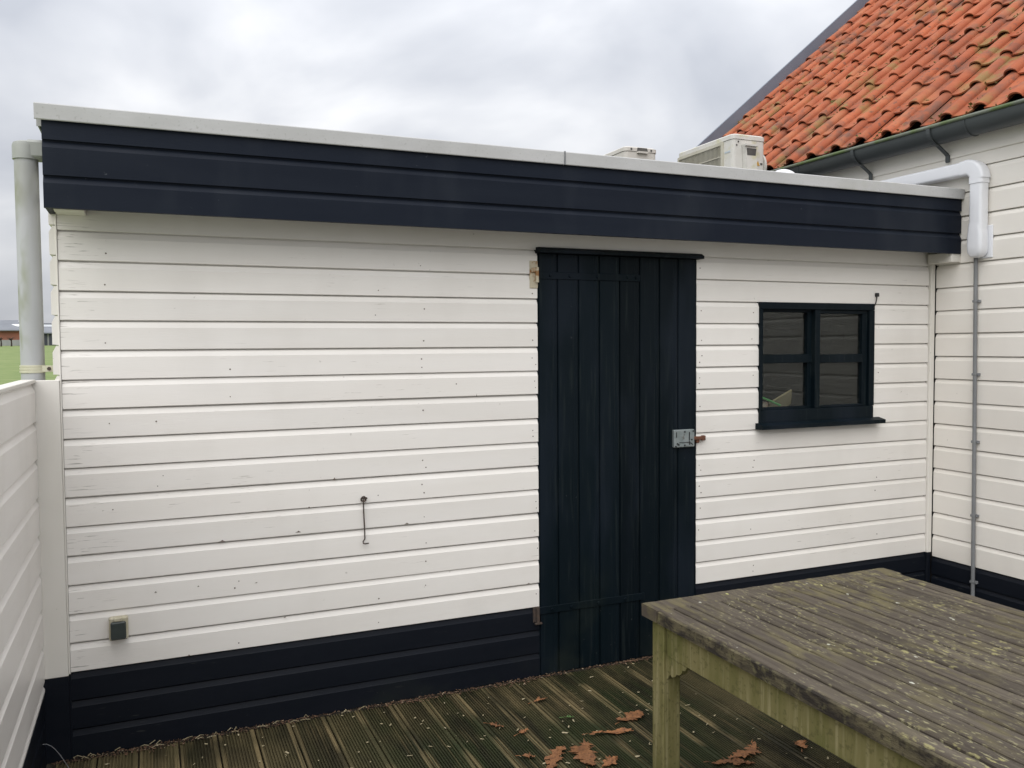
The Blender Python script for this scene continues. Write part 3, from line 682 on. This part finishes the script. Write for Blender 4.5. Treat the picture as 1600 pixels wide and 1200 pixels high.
for i in range(9):     # elbow
    a = R_(90*i/8); r0 = .075; c = Vector((DX, DY+r0-.005, 2.715-r0+.003)); dirv = Vector((0, -math.sin(a), math.cos(a)))
    pc = c+dirv*r0
    secs.append([pc+Vector((p-DX, 0, 0))+dirv*(q) for p, q in rrect(DX, 0, .040, .046, .016)])
el.rtube(secs); 
el.rtube([[Vector((a, b, z)) for a, b in rrect(DX, DY, .0395, .045, .016)] for z in (2.615, 2.652)])
el.rtube([[Vector((a, y, b)) for a, b in rrect(DX, 2.715, .0395, .045, .016)] for y in (-.275, -.235)])
el.build('elbow', M_DUCT, duct, (DX, DY, 2.7), True)
secs = []
for z, s_ in ((2.385, .99), (2.36, 1.02), (2.31, 1.14), (2.25, 1.16), (2.215, 1.08), (2.192, .80), (2.184, .35)):
    secs.append([Vector((a, b, z)) for a, b in rrect(DX+.001, DY+.004, .038*min(s_, 1.06), .043*s_, .02*min(1, s_))])
B().rtube(secs).build('end_cap', M_DUCT, duct, (DX, DY, 2.2), True)
B().box(W-.008, W+.002, DY-.066, DY+.05, 2.18, 2.37, .004).build('back_plate', M_DUCT, duct, (W, DY, 2.2))
cond = thing('conduit_pipe', 'thin grey conduit running down the house wall to the deck', 'conduit', (W-.014, -.318, 0))
B().tube([(W-.018, -.306, 2.21), (W-.018, -.318, 1.0), (W-.018, -.326, -.03)], .0115, 10).build('tube', M_COND, cond, (W-.018, -.318, 0), True)
for z in (1.93, 1.496, 1.094, .651, .250):
    yy = -.306-.018*(2.2-z)/2.2
    c_ = B().box(W-.030, W+.0, yy-.013, yy+.013, z-.007, z+.007, .002); c_.box(W-.012, W+.001, yy-.026, yy+.022, z-.008, z+.008, .002); c_.tube([(W-.014, yy-.021, z-.004), (W-.02, yy-.021, z-.006)], .005, 6)
    c_.build('clip', M_COND, cond, (W, yy, z))
# rounded white cover on the flat roof
o = thing('roof_vent', 'white rounded duct end on the shed roof beside the tall unit', 'duct end', (4.05, .45, 2.536))
secs = []
for i in range(10):
    a = R_(90*i/9); secs.append([Vector((4.05+.105*math.cos(a)*math.cos(t), .45+.105*math.cos(a)*math.sin(t), 2.692+.098*math.sin(a))) for t in [2*math.pi*j/24 for j in range(24)]])
vb = B(); vb.rtube([[v_-Vector((0, 0, .15)) for v_ in secs[0]]]+secs[:-1]+[[Vector((4.05+.01*math.cos(t), .45+.01*math.sin(t), 2.790)) for t in [2*math.pi*j/24 for j in range(24)]]])
vb.build('dome', M_DUCT, o, (4.05, .45, 2.54), True)
B().tube([(4.05, .45, 2.536), (4.05, .45, 2.56)], .115, 24).build('flange', M_DUCT, o, (4.05, .45, 2.54), True)

# ------------------------------------------------------------------ air conditioning units
ac = thing('air_conditioner', 'cream outdoor unit with fan grille standing near the tiled roof', 'air conditioner', (4.36, 1.5, 2.535), )
ax0, ax1, ay0, ay1, az0, az1 = 4.222, 4.513, 1.172, 1.857, 2.60, 3.2
cs = B()
cs.rtube([[Vector((a, b, z)) for a, b in rrect((ax0+ax1)/2, (ay0+ay1)/2, (ax1-ax0)/2, (ay1-ay0)/2, .03)] for z in (az0, az1-.04)])
body = cs.build('casing', M_AC, ac, (4.36, 1.5, az0), True)
B().rtube([[Vector((a, b, z)) for a, b in rrect((ax0+ax1)/2, (ay0+ay1)/2, (ax1-ax0)/2+e_, (ay1-ay0)/2+e_, .034)] for z, e_ in ((az1-.037, .004), (az1-.008, .004), (az1, -.006))]).build('lid', M_AC, ac, (4.36, 1.5, az1), True)
B().box(ax0-.003, ax0+.001, 1.30, ay1-.035, az0+.03, az1-.065).build('fan_opening', M_ACD, body, (ax0, 1.6, 2.9))
g = B()
n = 34
for i in range(n+1):
    y = 1.295+(ay1-.03-1.295)*i/n; g.box(ax0-.012, ax0-.006, y-.0016, y+.0016, az0+.02, az1-.055)
for i in range(7):
    z = az0+.03+(az1-.09-az0)*i/6; g.box(ax0-.015, ax0-.0095, 1.295, ay1-.03, z-.003, z+.003)
for a, b in ((1.275, 1.298), (ay1-.033, ay1-.012)): g.box(ax0-.014, ax0+.002, a, b, az0+.01, az1-.042, .002)
g.box(ax0-.014, ax0+.002, 1.298, ay1-.033, az1-.060, az1-.042, .002)
g.build('grille', M_ACG, ac, (ax0, 1.6, 2.9))
# side cover with handle
sc = B(); fy = ay0
V = [(4.300, fy-.003, 3.125), (4.405, fy-.003, 3.125), (4.405, fy-.003, 3.10), (4.425, fy-.003, 2.62), (4.335, fy-.003, 2.62), (4.305, fy-.003, 3.06)]
V2 = [(4.300, fy-.034, 3.120), (4.405, fy-.034, 3.120), (4.402, fy-.036, 3.10), (4.42, fy-.055, 2.62), (4.342, fy-.055, 2.62), (4.312, fy-.036, 3.06)]
sc.add(V+V2, [(0, 1, 2, 3, 4, 5), (11, 10, 9, 8, 7, 6)]+[(i, (i+1) % 6, 6+(i+1) % 6, 6+i) for i in range(6)])
cov = sc.build('side_cover', M_AC, ac, (4.36, fy, 2.9))
B().prism([(4.318, 3.095), (4.402, 3.095), (4.396, 3.045), (4.322, 3.045)], fy-.0385, fy-.030, 'y').build('handle_recess', M_ACD, ac, (4.36, fy, 3.07))
B().prism([(4.30, 3.110), (4.30, 3.123), (4.41, 3.123), (4.41, 3.110)], fy-.050, fy-.02, 'y').build('handle_hood', M_AC, ac, (4.36, fy, 3.1))
B().prism([(4.430, 2.985), (4.462, 2.985), (4.446, 3.02)], fy-.0028, fy+.001, 'y').build('warning_sticker', M_STICK_Y, ac, (4.45, fy, 3.0))
B().box(4.468, 4.486, fy-.0028, fy+.001, 2.992, 3.006).build('warning_text', M_ACD, ac, (4.48, fy, 3.0))
B().box(4.430, 4.498, fy-.0028, fy+.001, 2.83, 2.925).build('rating_label', M_STICK_G, ac, (4.46, fy, 2.87))
B().box(4.438, 4.505, fy-.0028, fy+.001, 2.755, 2.822).build('energy_label', M_STICK_W, ac, (4.47, fy, 2.79))
B().box(4.440, 4.455, fy-.0040, fy-.0026, 2.76, 2.815).build('label_block', M_STICK_G, ac, (4.45, fy, 2.79))
B().box(ax0-.0022, ax0+.002, 1.200, 1.262, 3.072, 3.084).build('faded_print', M_STICK_B, ac, (ax0, 1.23, 3.08))
B().box(ax0-.0022, ax0+.002, 1.212, 1.250, 2.80, 2.845).build('small_sticker', M_STICK_G, ac, (ax0, 1.23, 2.82))
B().tube([(ax1-.002, 1.29, 2.995), (ax1+.02, 1.29, 2.995), (ax1+.034, 1.29, 2.995)], [.12, .115, .09], 24).build('valve_cover', M_AC, ac, (ax1, 1.29, 3.0), True)
for sx_, sz in ((4.255, 3.12), (4.29, 2.86), (4.27, 3.145)):
    B().tube([(sx_, fy+.002, sz), (sx_, fy-.004, sz)], .006, 8).build('screw', M_ACD, ac, (sx_, fy, sz))
for y in (1.28, 1.74):
    B().box(ax0+.01, ax1-.01, y-.04, y+.04, 2.536, 2.60, .004).build('foot', M_ACD, ac, (4.36, y, 2.54))
ac2 = thing('air_conditioner', 'plain beige outdoor unit half hidden behind the roof edge, left one', 'air conditioner', (3.83, 2.15, 2.535))
bx0, bx1, by0, by1 = 3.692, 3.979, 1.782, 2.53
B().rtube([[Vector((a, b, z)) for a, b in rrect((bx0+bx1)/2, (by0+by1)/2, (bx1-bx0)/2, (by1-by0)/2, .035)] for z in (2.60, 3.16)]).build('casing', M_AC2, ac2, (3.83, 2.1, 2.6), True)
B().rtube([[Vector((a, b, z)) for a, b in rrect((bx0+bx1)/2, (by0+by1)/2, (bx1-bx0)/2+e_, (by1-by0)/2+e_, .038)] for z, e_ in ((3.163, .005), (3.19, .005), (3.2, -.01))]).build('lid', M_AC2, ac2, (3.83, 2.1, 3.2), True)
B().prism([(3.800, 3.192), (3.885, 3.192), (3.890, 3.165), (3.795, 3.165)], by0-.0075, by0-.004, 'y').build('handle_recess', M_ACD, ac2, (3.84, by0, 3.18))
B().prism([(3.795, 3.150), (3.89, 3.150), (3.885, 3.163), (3.80, 3.163)], by0-.022, by0+.002, 'y').build('handle_ledge', M_AC2, ac2, (3.84, by0, 3.15))
for a in (3.745, 3.922): B().tube([(a, by0, 3.178), (a, by0-.009, 3.178)], .008, 8).build('screw', M_ACD, ac2, (a, by0, 3.18))
B().tube([(bx0, 2.22, 3.178), (bx0-.009, 2.22, 3.178)], .008, 8).build('screw', M_ACD, ac2, (bx0, 2.22, 3.18))
for y in (1.9, 2.4): B().box(bx0+.01, bx1-.01, y-.04, y+.04, 2.536, 2.60, .004).build('foot', M_ACD, ac2, (3.83, y, 2.54))

# ------------------------------------------------------------------ small things on the shed wall
sk = thing('outdoor_socket', 'small outdoor socket with dark flap low on the cream wall', 'socket', (.182, -.02, .48))
B().box(.150, .222, -.030, .001, .480, .576, .006).build('housing', M_SOCK, sk, (.18, -.01, .48))
B().box(.156, .214, -.046, -.029, .486, .560, .005).build('flap', M_SOCKF, sk, (.18, -.03, .48))
B().box(.168, .200, -.044, -.024, .561, .578, .004).build('hinge', M_SOCK, sk, (.18, -.03, .56))
hk = thing('hook_and_eye', 'thin rusty iron door hook hanging on the cream wall', 'hook', (1.225, -.02, .98))
eye = B(); eye.tube([(1.222+.011*math.cos(t), -.014+.004*math.sin(t*2), .985+.011*math.sin(t)) for t in [2*math.pi*i/12 for i in range(13)]], .0038, 6)
eye.tube([(1.222, .004, .985), (1.228, -.016, .987), (1.238, -.02, .99)], .0045, 6); eye.build('eye', M_IRON, hk, (1.222, -.01, .985), True)
B().tube([(1.222, -.014, .980), (1.2225, -.013, .93), (1.2255, -.012, .86), (1.2265, -.012, .805), (1.2255, -.013, .798), (1.217, -.016, .787), (1.2175, -.018, .780), (1.225, -.019, .7775), (1.243, -.019, .778)], .0032, 7).build('rod', M_IRON, hk, (1.22, -.01, .8), True)
kb = thing('window_cable', 'short black cable stub above the right corner of the window', 'cable', (4.37, -.01, 1.92))
B().tube([(4.347, -.014, 1.900), (4.362, -.014, 1.925), (4.373, -.010, 1.95), (4.378, -.008, 1.972)], .0036, 6).build('cord', M_BLACK, kb, (4.36, -.01, 1.9), True)
B().box(4.369, 4.389, -.018, .002, 1.966, 1.989, .003).build('plug', M_BLACK, kb, (4.378, -.01, 1.97))
wr = B().tube([(-.089, -.155, .149), (-.075, -.152, .146), (-.06, -.15, .134), (-.046, -.15, .118), (-.03, -.15, .092), (-.014, -.15, .06), (0, -.15, .032), (.008, -.15, .004)], .0013, 6).build('loose_wire', mat('wire_grey', (.20, .205, .21), rough=.4), None, (-.03, -.15, .1), True)
tag(wr, 'thin grey wire curling out of the dark left corner', 'wire')

# ------------------------------------------------------------------ table
tb = thing('garden_table', 'large weathered slatted wooden garden table with lichen', 'table', (2.5, -2.1, 0))
TX0, TX1, TY1, TY0, TZ = 1.952, 3.118, -1.247, -3.05, .75
def slat(x0, x1, y0, y1, z0, z1, m_, nm, seed, axis='y', amp=.0025):
    rd = random.Random(seed); V = []; F = []
    n = 44; a0, a1 = (y0, y1) if axis == 'y' else (x0, x1); c0, c1 = (x0, x1) if axis == 'y' else (y0, y1)
    ch = .003
    for i in range(n+1):
        t = a0+(a1-a0)*i/n
        j = [rd.uniform(-amp, amp) for _ in range(4)]
        ring_ = [(c0, z0), (c0+j[0]*.6, z1-ch), (c0+ch+j[0]*.6, z1+j[2]*.3), (c1-ch+j[1]*.6, z1+j[3]*.3), (c1+j[1]*.6, z1-ch), (c1, z0)]
        for p, q in ring_: V.append((p, t, q) if axis == 'y' else (t, p, q))
    for i in range(n):
        for k_ in range(6): F.append((i*6+k_, i*6+(k_+1) % 6, (i+1)*6+(k_+1) % 6, (i+1)*6+k_))
    F += [tuple(range(6)), tuple(range((n+1)*6-1, n*6-1, -1))]
    b_ = B().add(V, F); return b_.build(nm, m_, tb, ((x0+x1)/2, (y0+y1)/2, z0))
RW = .095
slat(TX0-.004, TX1+.002, TY1-RW, TY1, .706, TZ+.001, M_TABLE, 'end_rail', 1, 'x', .003)
slat(TX0, TX1, TY0, TY0+RW, .706, TZ+.001, M_TABLE, 'end_rail', 2, 'x', .003)
ns = 17; sw_ = (TX1-TX0)/ns
for i in range(ns):
    a = TX0+sw_*i; g0 = .012 if i == 0 else .005; g1 = .012 if i == ns-1 else .005
    o = slat(a+g0, a+sw_-g1, TY0+RW+.001, TY1-RW-.001, .712, TZ+random.uniform(-.0015, .001), M_TABLE, 'slat', 10+i)
# rim under the outer slats (thick eroded edge)
slat(TX0+.001, TX0+.0125, TY0+.02, TY1-RW-.001, .703, .746, M_TEDGE, 'edge_strip', 40, 'y', .003)
slat(TX1-.0125, TX1-.001, TY0+.02, TY1-RW-.001, .703, .746, M_TEDGE, 'edge_strip', 41, 'y', .003)
for x0 in (1.963, TX1-.019-.072):
    for y0 in (-1.365, TY0+.045):
        B().box(x0, x0+.072, y0, y0+.072, .001, .704, .004).build('leg', M_TLEG, tb, (x0, y0, 0))
for x0 in (1.975, TX1-.03-.03):
    B().box(x0, x0+.028, TY0+.12, -1.367, .592, .7115, .003).build('apron', M_TLEG, tb, (x0, -2.1, .6))
for y0 in (-1.345, TY0+.065):
    B().box(2.03, TX1-.092, y0, y0+.028, .592, .704, .003).build('apron', M_TLEG, tb, (2.5, y0, .6))
def corner_bracket(x0, y, s_):
    pts = [(0, .001), (0, -.085), (.018, -.062), (.022, -.060), (.034, -.066), (.052, -.056), (.060, -.046), (.074, -.044), (.088, -.034), (.094, -.020), (.110, -.016), (.122, .001)]
    P = [(y-s_*a, .592+b) for a, b in pts]
    B().prism(P, x0, x0+.026, 'x').build('corner_bracket', M_TLEG, tb, (x0, y, .55))
corner_bracket(1.977, -1.366, 1); corner_bracket(TX1-.06, -1.366, 1); corner_bracket(1.977, TY0+.118, -1); corner_bracket(TX1-.06, TY0+.118, -1)

# ------------------------------------------------------------------ fallen leaves and litter
def leaf(x, y, L, wdt, ang, label, m_=M_LEAF, seed=0, lobes=4, grp='fallen brown leaves on the deck'):
    rd = random.Random(seed+5); n = 5*lobes+3; V = []; F = []
    ca, sa = math.cos(ang), math.sin(ang); bend = rd.uniform(-.9, .9); ph = rd.uniform(0, 6)
    wl = [[wdt*.5*math.sin(math.pi*min(1, max(0, (i+.4)/(n+.8))))**.55*rd.uniform(.35, 1.15) for i in range(n+1)] for _ in (0, 1)]
    for i in range(n+1):
        t = i/n; by = bend*L*.25*(t-.5)**2*4
        for s_ in (-1, -.5, 0, .5, 1):
            w = wl[0 if s_ < 0 else 1][i]
            lx = (t-.5)*L + abs(s_)*.10*L*rd.uniform(-.3, 1); ly = s_*w + by
            z = .005+.012*abs(s_)**1.4*rd.uniform(.1, 1)*(.5+.5*math.sin(t*7+ph+s_))+.006*abs(math.sin(t*4+ph))
            V.append((x+lx*ca-ly*sa, y+lx*sa+ly*ca, z))
    for i in range(n):
        for j in range(4):
            if (j in (0, 3)) and rd.random() < .14: continue
            a = i*5+j; F.append((a, a+1, a+6, a+5))
    V += [(x-(.5*L)*ca, y-.5*L*sa, .010), (x-(.5*L+.03)*ca-.003*sa, y-(.5*L+.03)*sa+.003*ca, .006), (x-(.5*L+.03)*ca+.002*sa, y-(.5*L+.03)*sa-.002*ca, .006)]
    k_ = len(V); F.append((k_-3, k_-2, k_-1))
    me = mesh('fallen_leaf', [Vector(v_)-Vector((x, y, 0)) for v_ in V], F, m_)
    o = obj('fallen_leaf', me, None, (x, y, 0)); so_ = o.modifiers.new('thick', 'SOLIDIFY'); so_.thickness = .001
    return tag(o, label, 'leaf', grp)
leaf(2.291, -.615, .15, .085, .25, 'bright brown oval leaf just left of the table leg', seed=1)
leaf(2.130, -.700, .19, .04, -.25, 'narrow rolled brown leaf with pale stalk near the oval leaf', seed=2)
leaf(1.93, -.83, .20, .12, 1.2, 'largest upright lobed brown leaf in the cluster before the door', seed=3)
leaf(1.805, -.815, .21, .075, .85, 'long slanting brown leaf left of the largest lobed leaf', seed=4)
leaf(1.995, -.93, .10, .06, .5, 'brown leaf cut by the lower picture edge left of the table leg', seed=5)
leaf(1.992, -.275, .075, .022, .2, 'tiny curled brown leaf closest to the door bottom', seed=6)
leaf(1.700, -.44, .07, .03, -.9, 'small orange leaf scrap on the deck left of the cluster', seed=7)
leaf(1.716, -.755, .05, .03, -.6, 'small brown scrap near the lower picture edge, leftmost', seed=8)
leaf(1.787, -.545, .05, .03, .3, 'small dark red leaf scrap in the deck gap', seed=12)
leaf(2.800, -1.128, .07, .06, .9, 'small round brown leaf under the table apron', seed=9)
leaf(2.555, -1.10, .17, .075, .35, 'crumpled reddish leaf under the table, upper of the pair', seed=10)
leaf(2.44, -1.13, .16, .06, -.45, 'crumpled reddish leaf under the table, lower of the pair', seed=11)
leaf(2.035, -.50, .035, .016, -.4, 'tiny fresh green leaf on the deck', M_GREEN if False else mat('green_leaf', (.09, .17, .05), rough=.6), 13, 2, None)
lit = B(); rd = random.Random(21)
def bit(x, y, z, s_, flat=.4):
    a = rd.uniform(0, 6.28); l_ = s_*rd.uniform(.8, 2.6); w_ = s_*rd.uniform(.3, .7)
    d = Vector((math.cos(a), math.sin(a), rd.uniform(-flat, flat)*.5)); q = Vector((-math.sin(a), math.cos(a), rd.uniform(-flat, flat)))
    p = Vector((x, y, z)); k_ = Vector((0, 0, s_*.3))
    return [p-d*l_-q*w_, p+d*l_*.6-q*w_*1.2, p+d*l_+k_, p+d*l_*.3+q*w_, p-d*l_*.7+q*w_*.8+k_]
BF = [(0, 1, 2, 3, 4)]
for i in range(2600):
    xx = rd.uniform(-.08, 3.4); dens = .5+.5*math.sin(xx*7.3)*math.sin(xx*3.1+1)
    if rd.random() > .2+.8*dens: continue
    yy = -.004-abs(rd.gauss(0, .010+.016*dens*dens)); lit.add(bit(xx, yy, .002+max(0, .010+yy*.25)*rd.random(), rd.uniform(.0015, .0052), .7), BF)
tag(lit.build('leaf_litter', M_LITTER, None, (1.6, -.03, 0)), 'brown leaf litter along the foot of the shed wall', 'litter', kind='stuff')
sc_ = B()
for i in range(330):
    xx = rd.uniform(-.05, 3.6); yy = -rd.uniform(.04, 1.7); sc_.add(bit(xx, yy, .004, rd.uniform(.0025, .0065), .5), BF)
for i in range(26):
    xx = rd.uniform(0, 1.2); yy = -rd.uniform(.01, .05); a = rd.uniform(-.5, .5); l_ = rd.uniform(.015, .05)
    sc_.tube([(xx, yy, .012), (xx+l_*.5*math.cos(a), yy+l_*.5*math.sin(a), .016+rd.uniform(0, .008)), (xx+l_*math.cos(a+.4), yy+l_*math.sin(a+.4), .010)], .0016, 4)
tag(sc_.build('plant_debris', M_CHIP, None, (1.6, -.6, 0)), 'pale bits of straw and husks scattered over the deck', 'debris', kind='stuff')

# ------------------------------------------------------------------ far buildings beyond the field
BY = 150.
b1_ = thing('far_barn', 'long far barn with grey roof and red brick wall, left of the downpipe', 'barn', (-24, BY+3, 2.2))
B().box(-34, -16.6, BY, BY+10, 3.2, 4.9).build('brick_wall', M_BRICK, b1_, (-24, BY+3, 3.2))
B().box(-34, -16.5, BY-.1, BY+10.1, 2.0, 3.2).build('base_wall', M_PALE, b1_, (-24, BY+3, 2.2))
B().prism([(BY-.6, 4.75), (BY+5, 6.45), (BY+10.6, 4.75), (BY+10.6, 4.6), (BY-.6, 4.6)], -34.5, -16.4, 'x').build('roof', M_FROOF, b1_, (-24, BY+3, 5))
def onroof(x0, x1, t0, t1, sk_=0):
    f = lambda t: (BY-.6+5.6*t, 4.75+1.7*t+.12)
    (ya, za), (yb, zb) = f(t0), f(t1)
    return B().add([(x0, ya, za), (x1, ya, za), (x1+sk_, yb, zb), (x0+sk_, yb, zb), (x0, ya, za-.1), (x1, ya, za-.1), (x1+sk_, yb, zb-.1), (x0+sk_, yb, zb-.1)],
                   [(0, 1, 2, 3), (7, 6, 5, 4), (0, 4, 5, 1), (1, 5, 6, 2), (2, 6, 7, 3), (3, 7, 4, 0)])
onroof(-18.6, -16.6, .32, .50, -.9).build('rooflight', M_FWHITE, b1_, (-17.5, BY, 5.5)); onroof(-18.3, -16.6, .74, .86, -.5).build('rooflight', M_FWHITE, b1_, (-17.5, BY, 6))
b2_ = thing('far_shed', 'far grey farm shed with dark doors, right of the downpipe', 'shed', (-12, BY+3, 2.2))
B().box(-15.4, -9, BY+1, BY+9, 2.0, 4.3).build('wall', M_PALE, b2_, (-12, BY+3, 2.2))
for a, b in ((-15.1, -14.45), (-14.2, -13.2), (-12.8, -11.5)): B().box(a, b, BY+.9, BY+1.05, 2.2, 4.15).build('door', M_FDARK, b2_, (a, BY+1, 2.2))
B().prism([(BY+.4, 4.2), (BY+.4, 4.35), (BY+5, 5.45), (BY+9.6, 4.35), (BY+9.6, 4.2)], -15.8, -8.6, 'x').build('roof', M_FROOF, b2_, (-12, BY+4, 4.4))
B().box(-15.6, -8.8, BY+4.9, BY+5.3, 5.40, 5.75).build('ridge_light', M_FWHITE, b2_, (-12, BY+5, 5.5))
B().box(-15.6, -8.8, BY+8, BY+14, 2, 6.05).build('rear_block', M_FROOF, b2_, (-12, BY+10, 2))
for i, (x_, lb_) in enumerate(((-19.95, 'left of two small bare trees before the far barn'), (-18.6, 'right of two small bare trees before the far barn'))):
    t_ = thing('bare_tree', lb_, 'tree', (x_, BY-6, 2.0), 'small trees before the barn'); rd = random.Random(i)
    B().tube([(x_, BY-6, 1.9), (x_+.03, BY-6, 2.6), (x_, BY-6, 3.3)], [.13, .11, .09], 6).build('trunk', M_BARK, t_, (x_, BY-6, 2))
    cr_ = B()
    for j in range(26):
        a = rd.uniform(0, 6.28); l_ = rd.uniform(.3, .7); p = Vector((x_, BY-6, 3.0+rd.uniform(0, .3)))
        cr_.tube([p, p+Vector((math.cos(a)*l_*.6, math.sin(a)*l_*.6, l_*.35)), p+Vector((math.cos(a)*l_, math.sin(a)*l_, l_*.5))], [.03, .02, .01], 4)
    cr_.build('crown', M_BARK, t_, (x_, BY-6, 3))
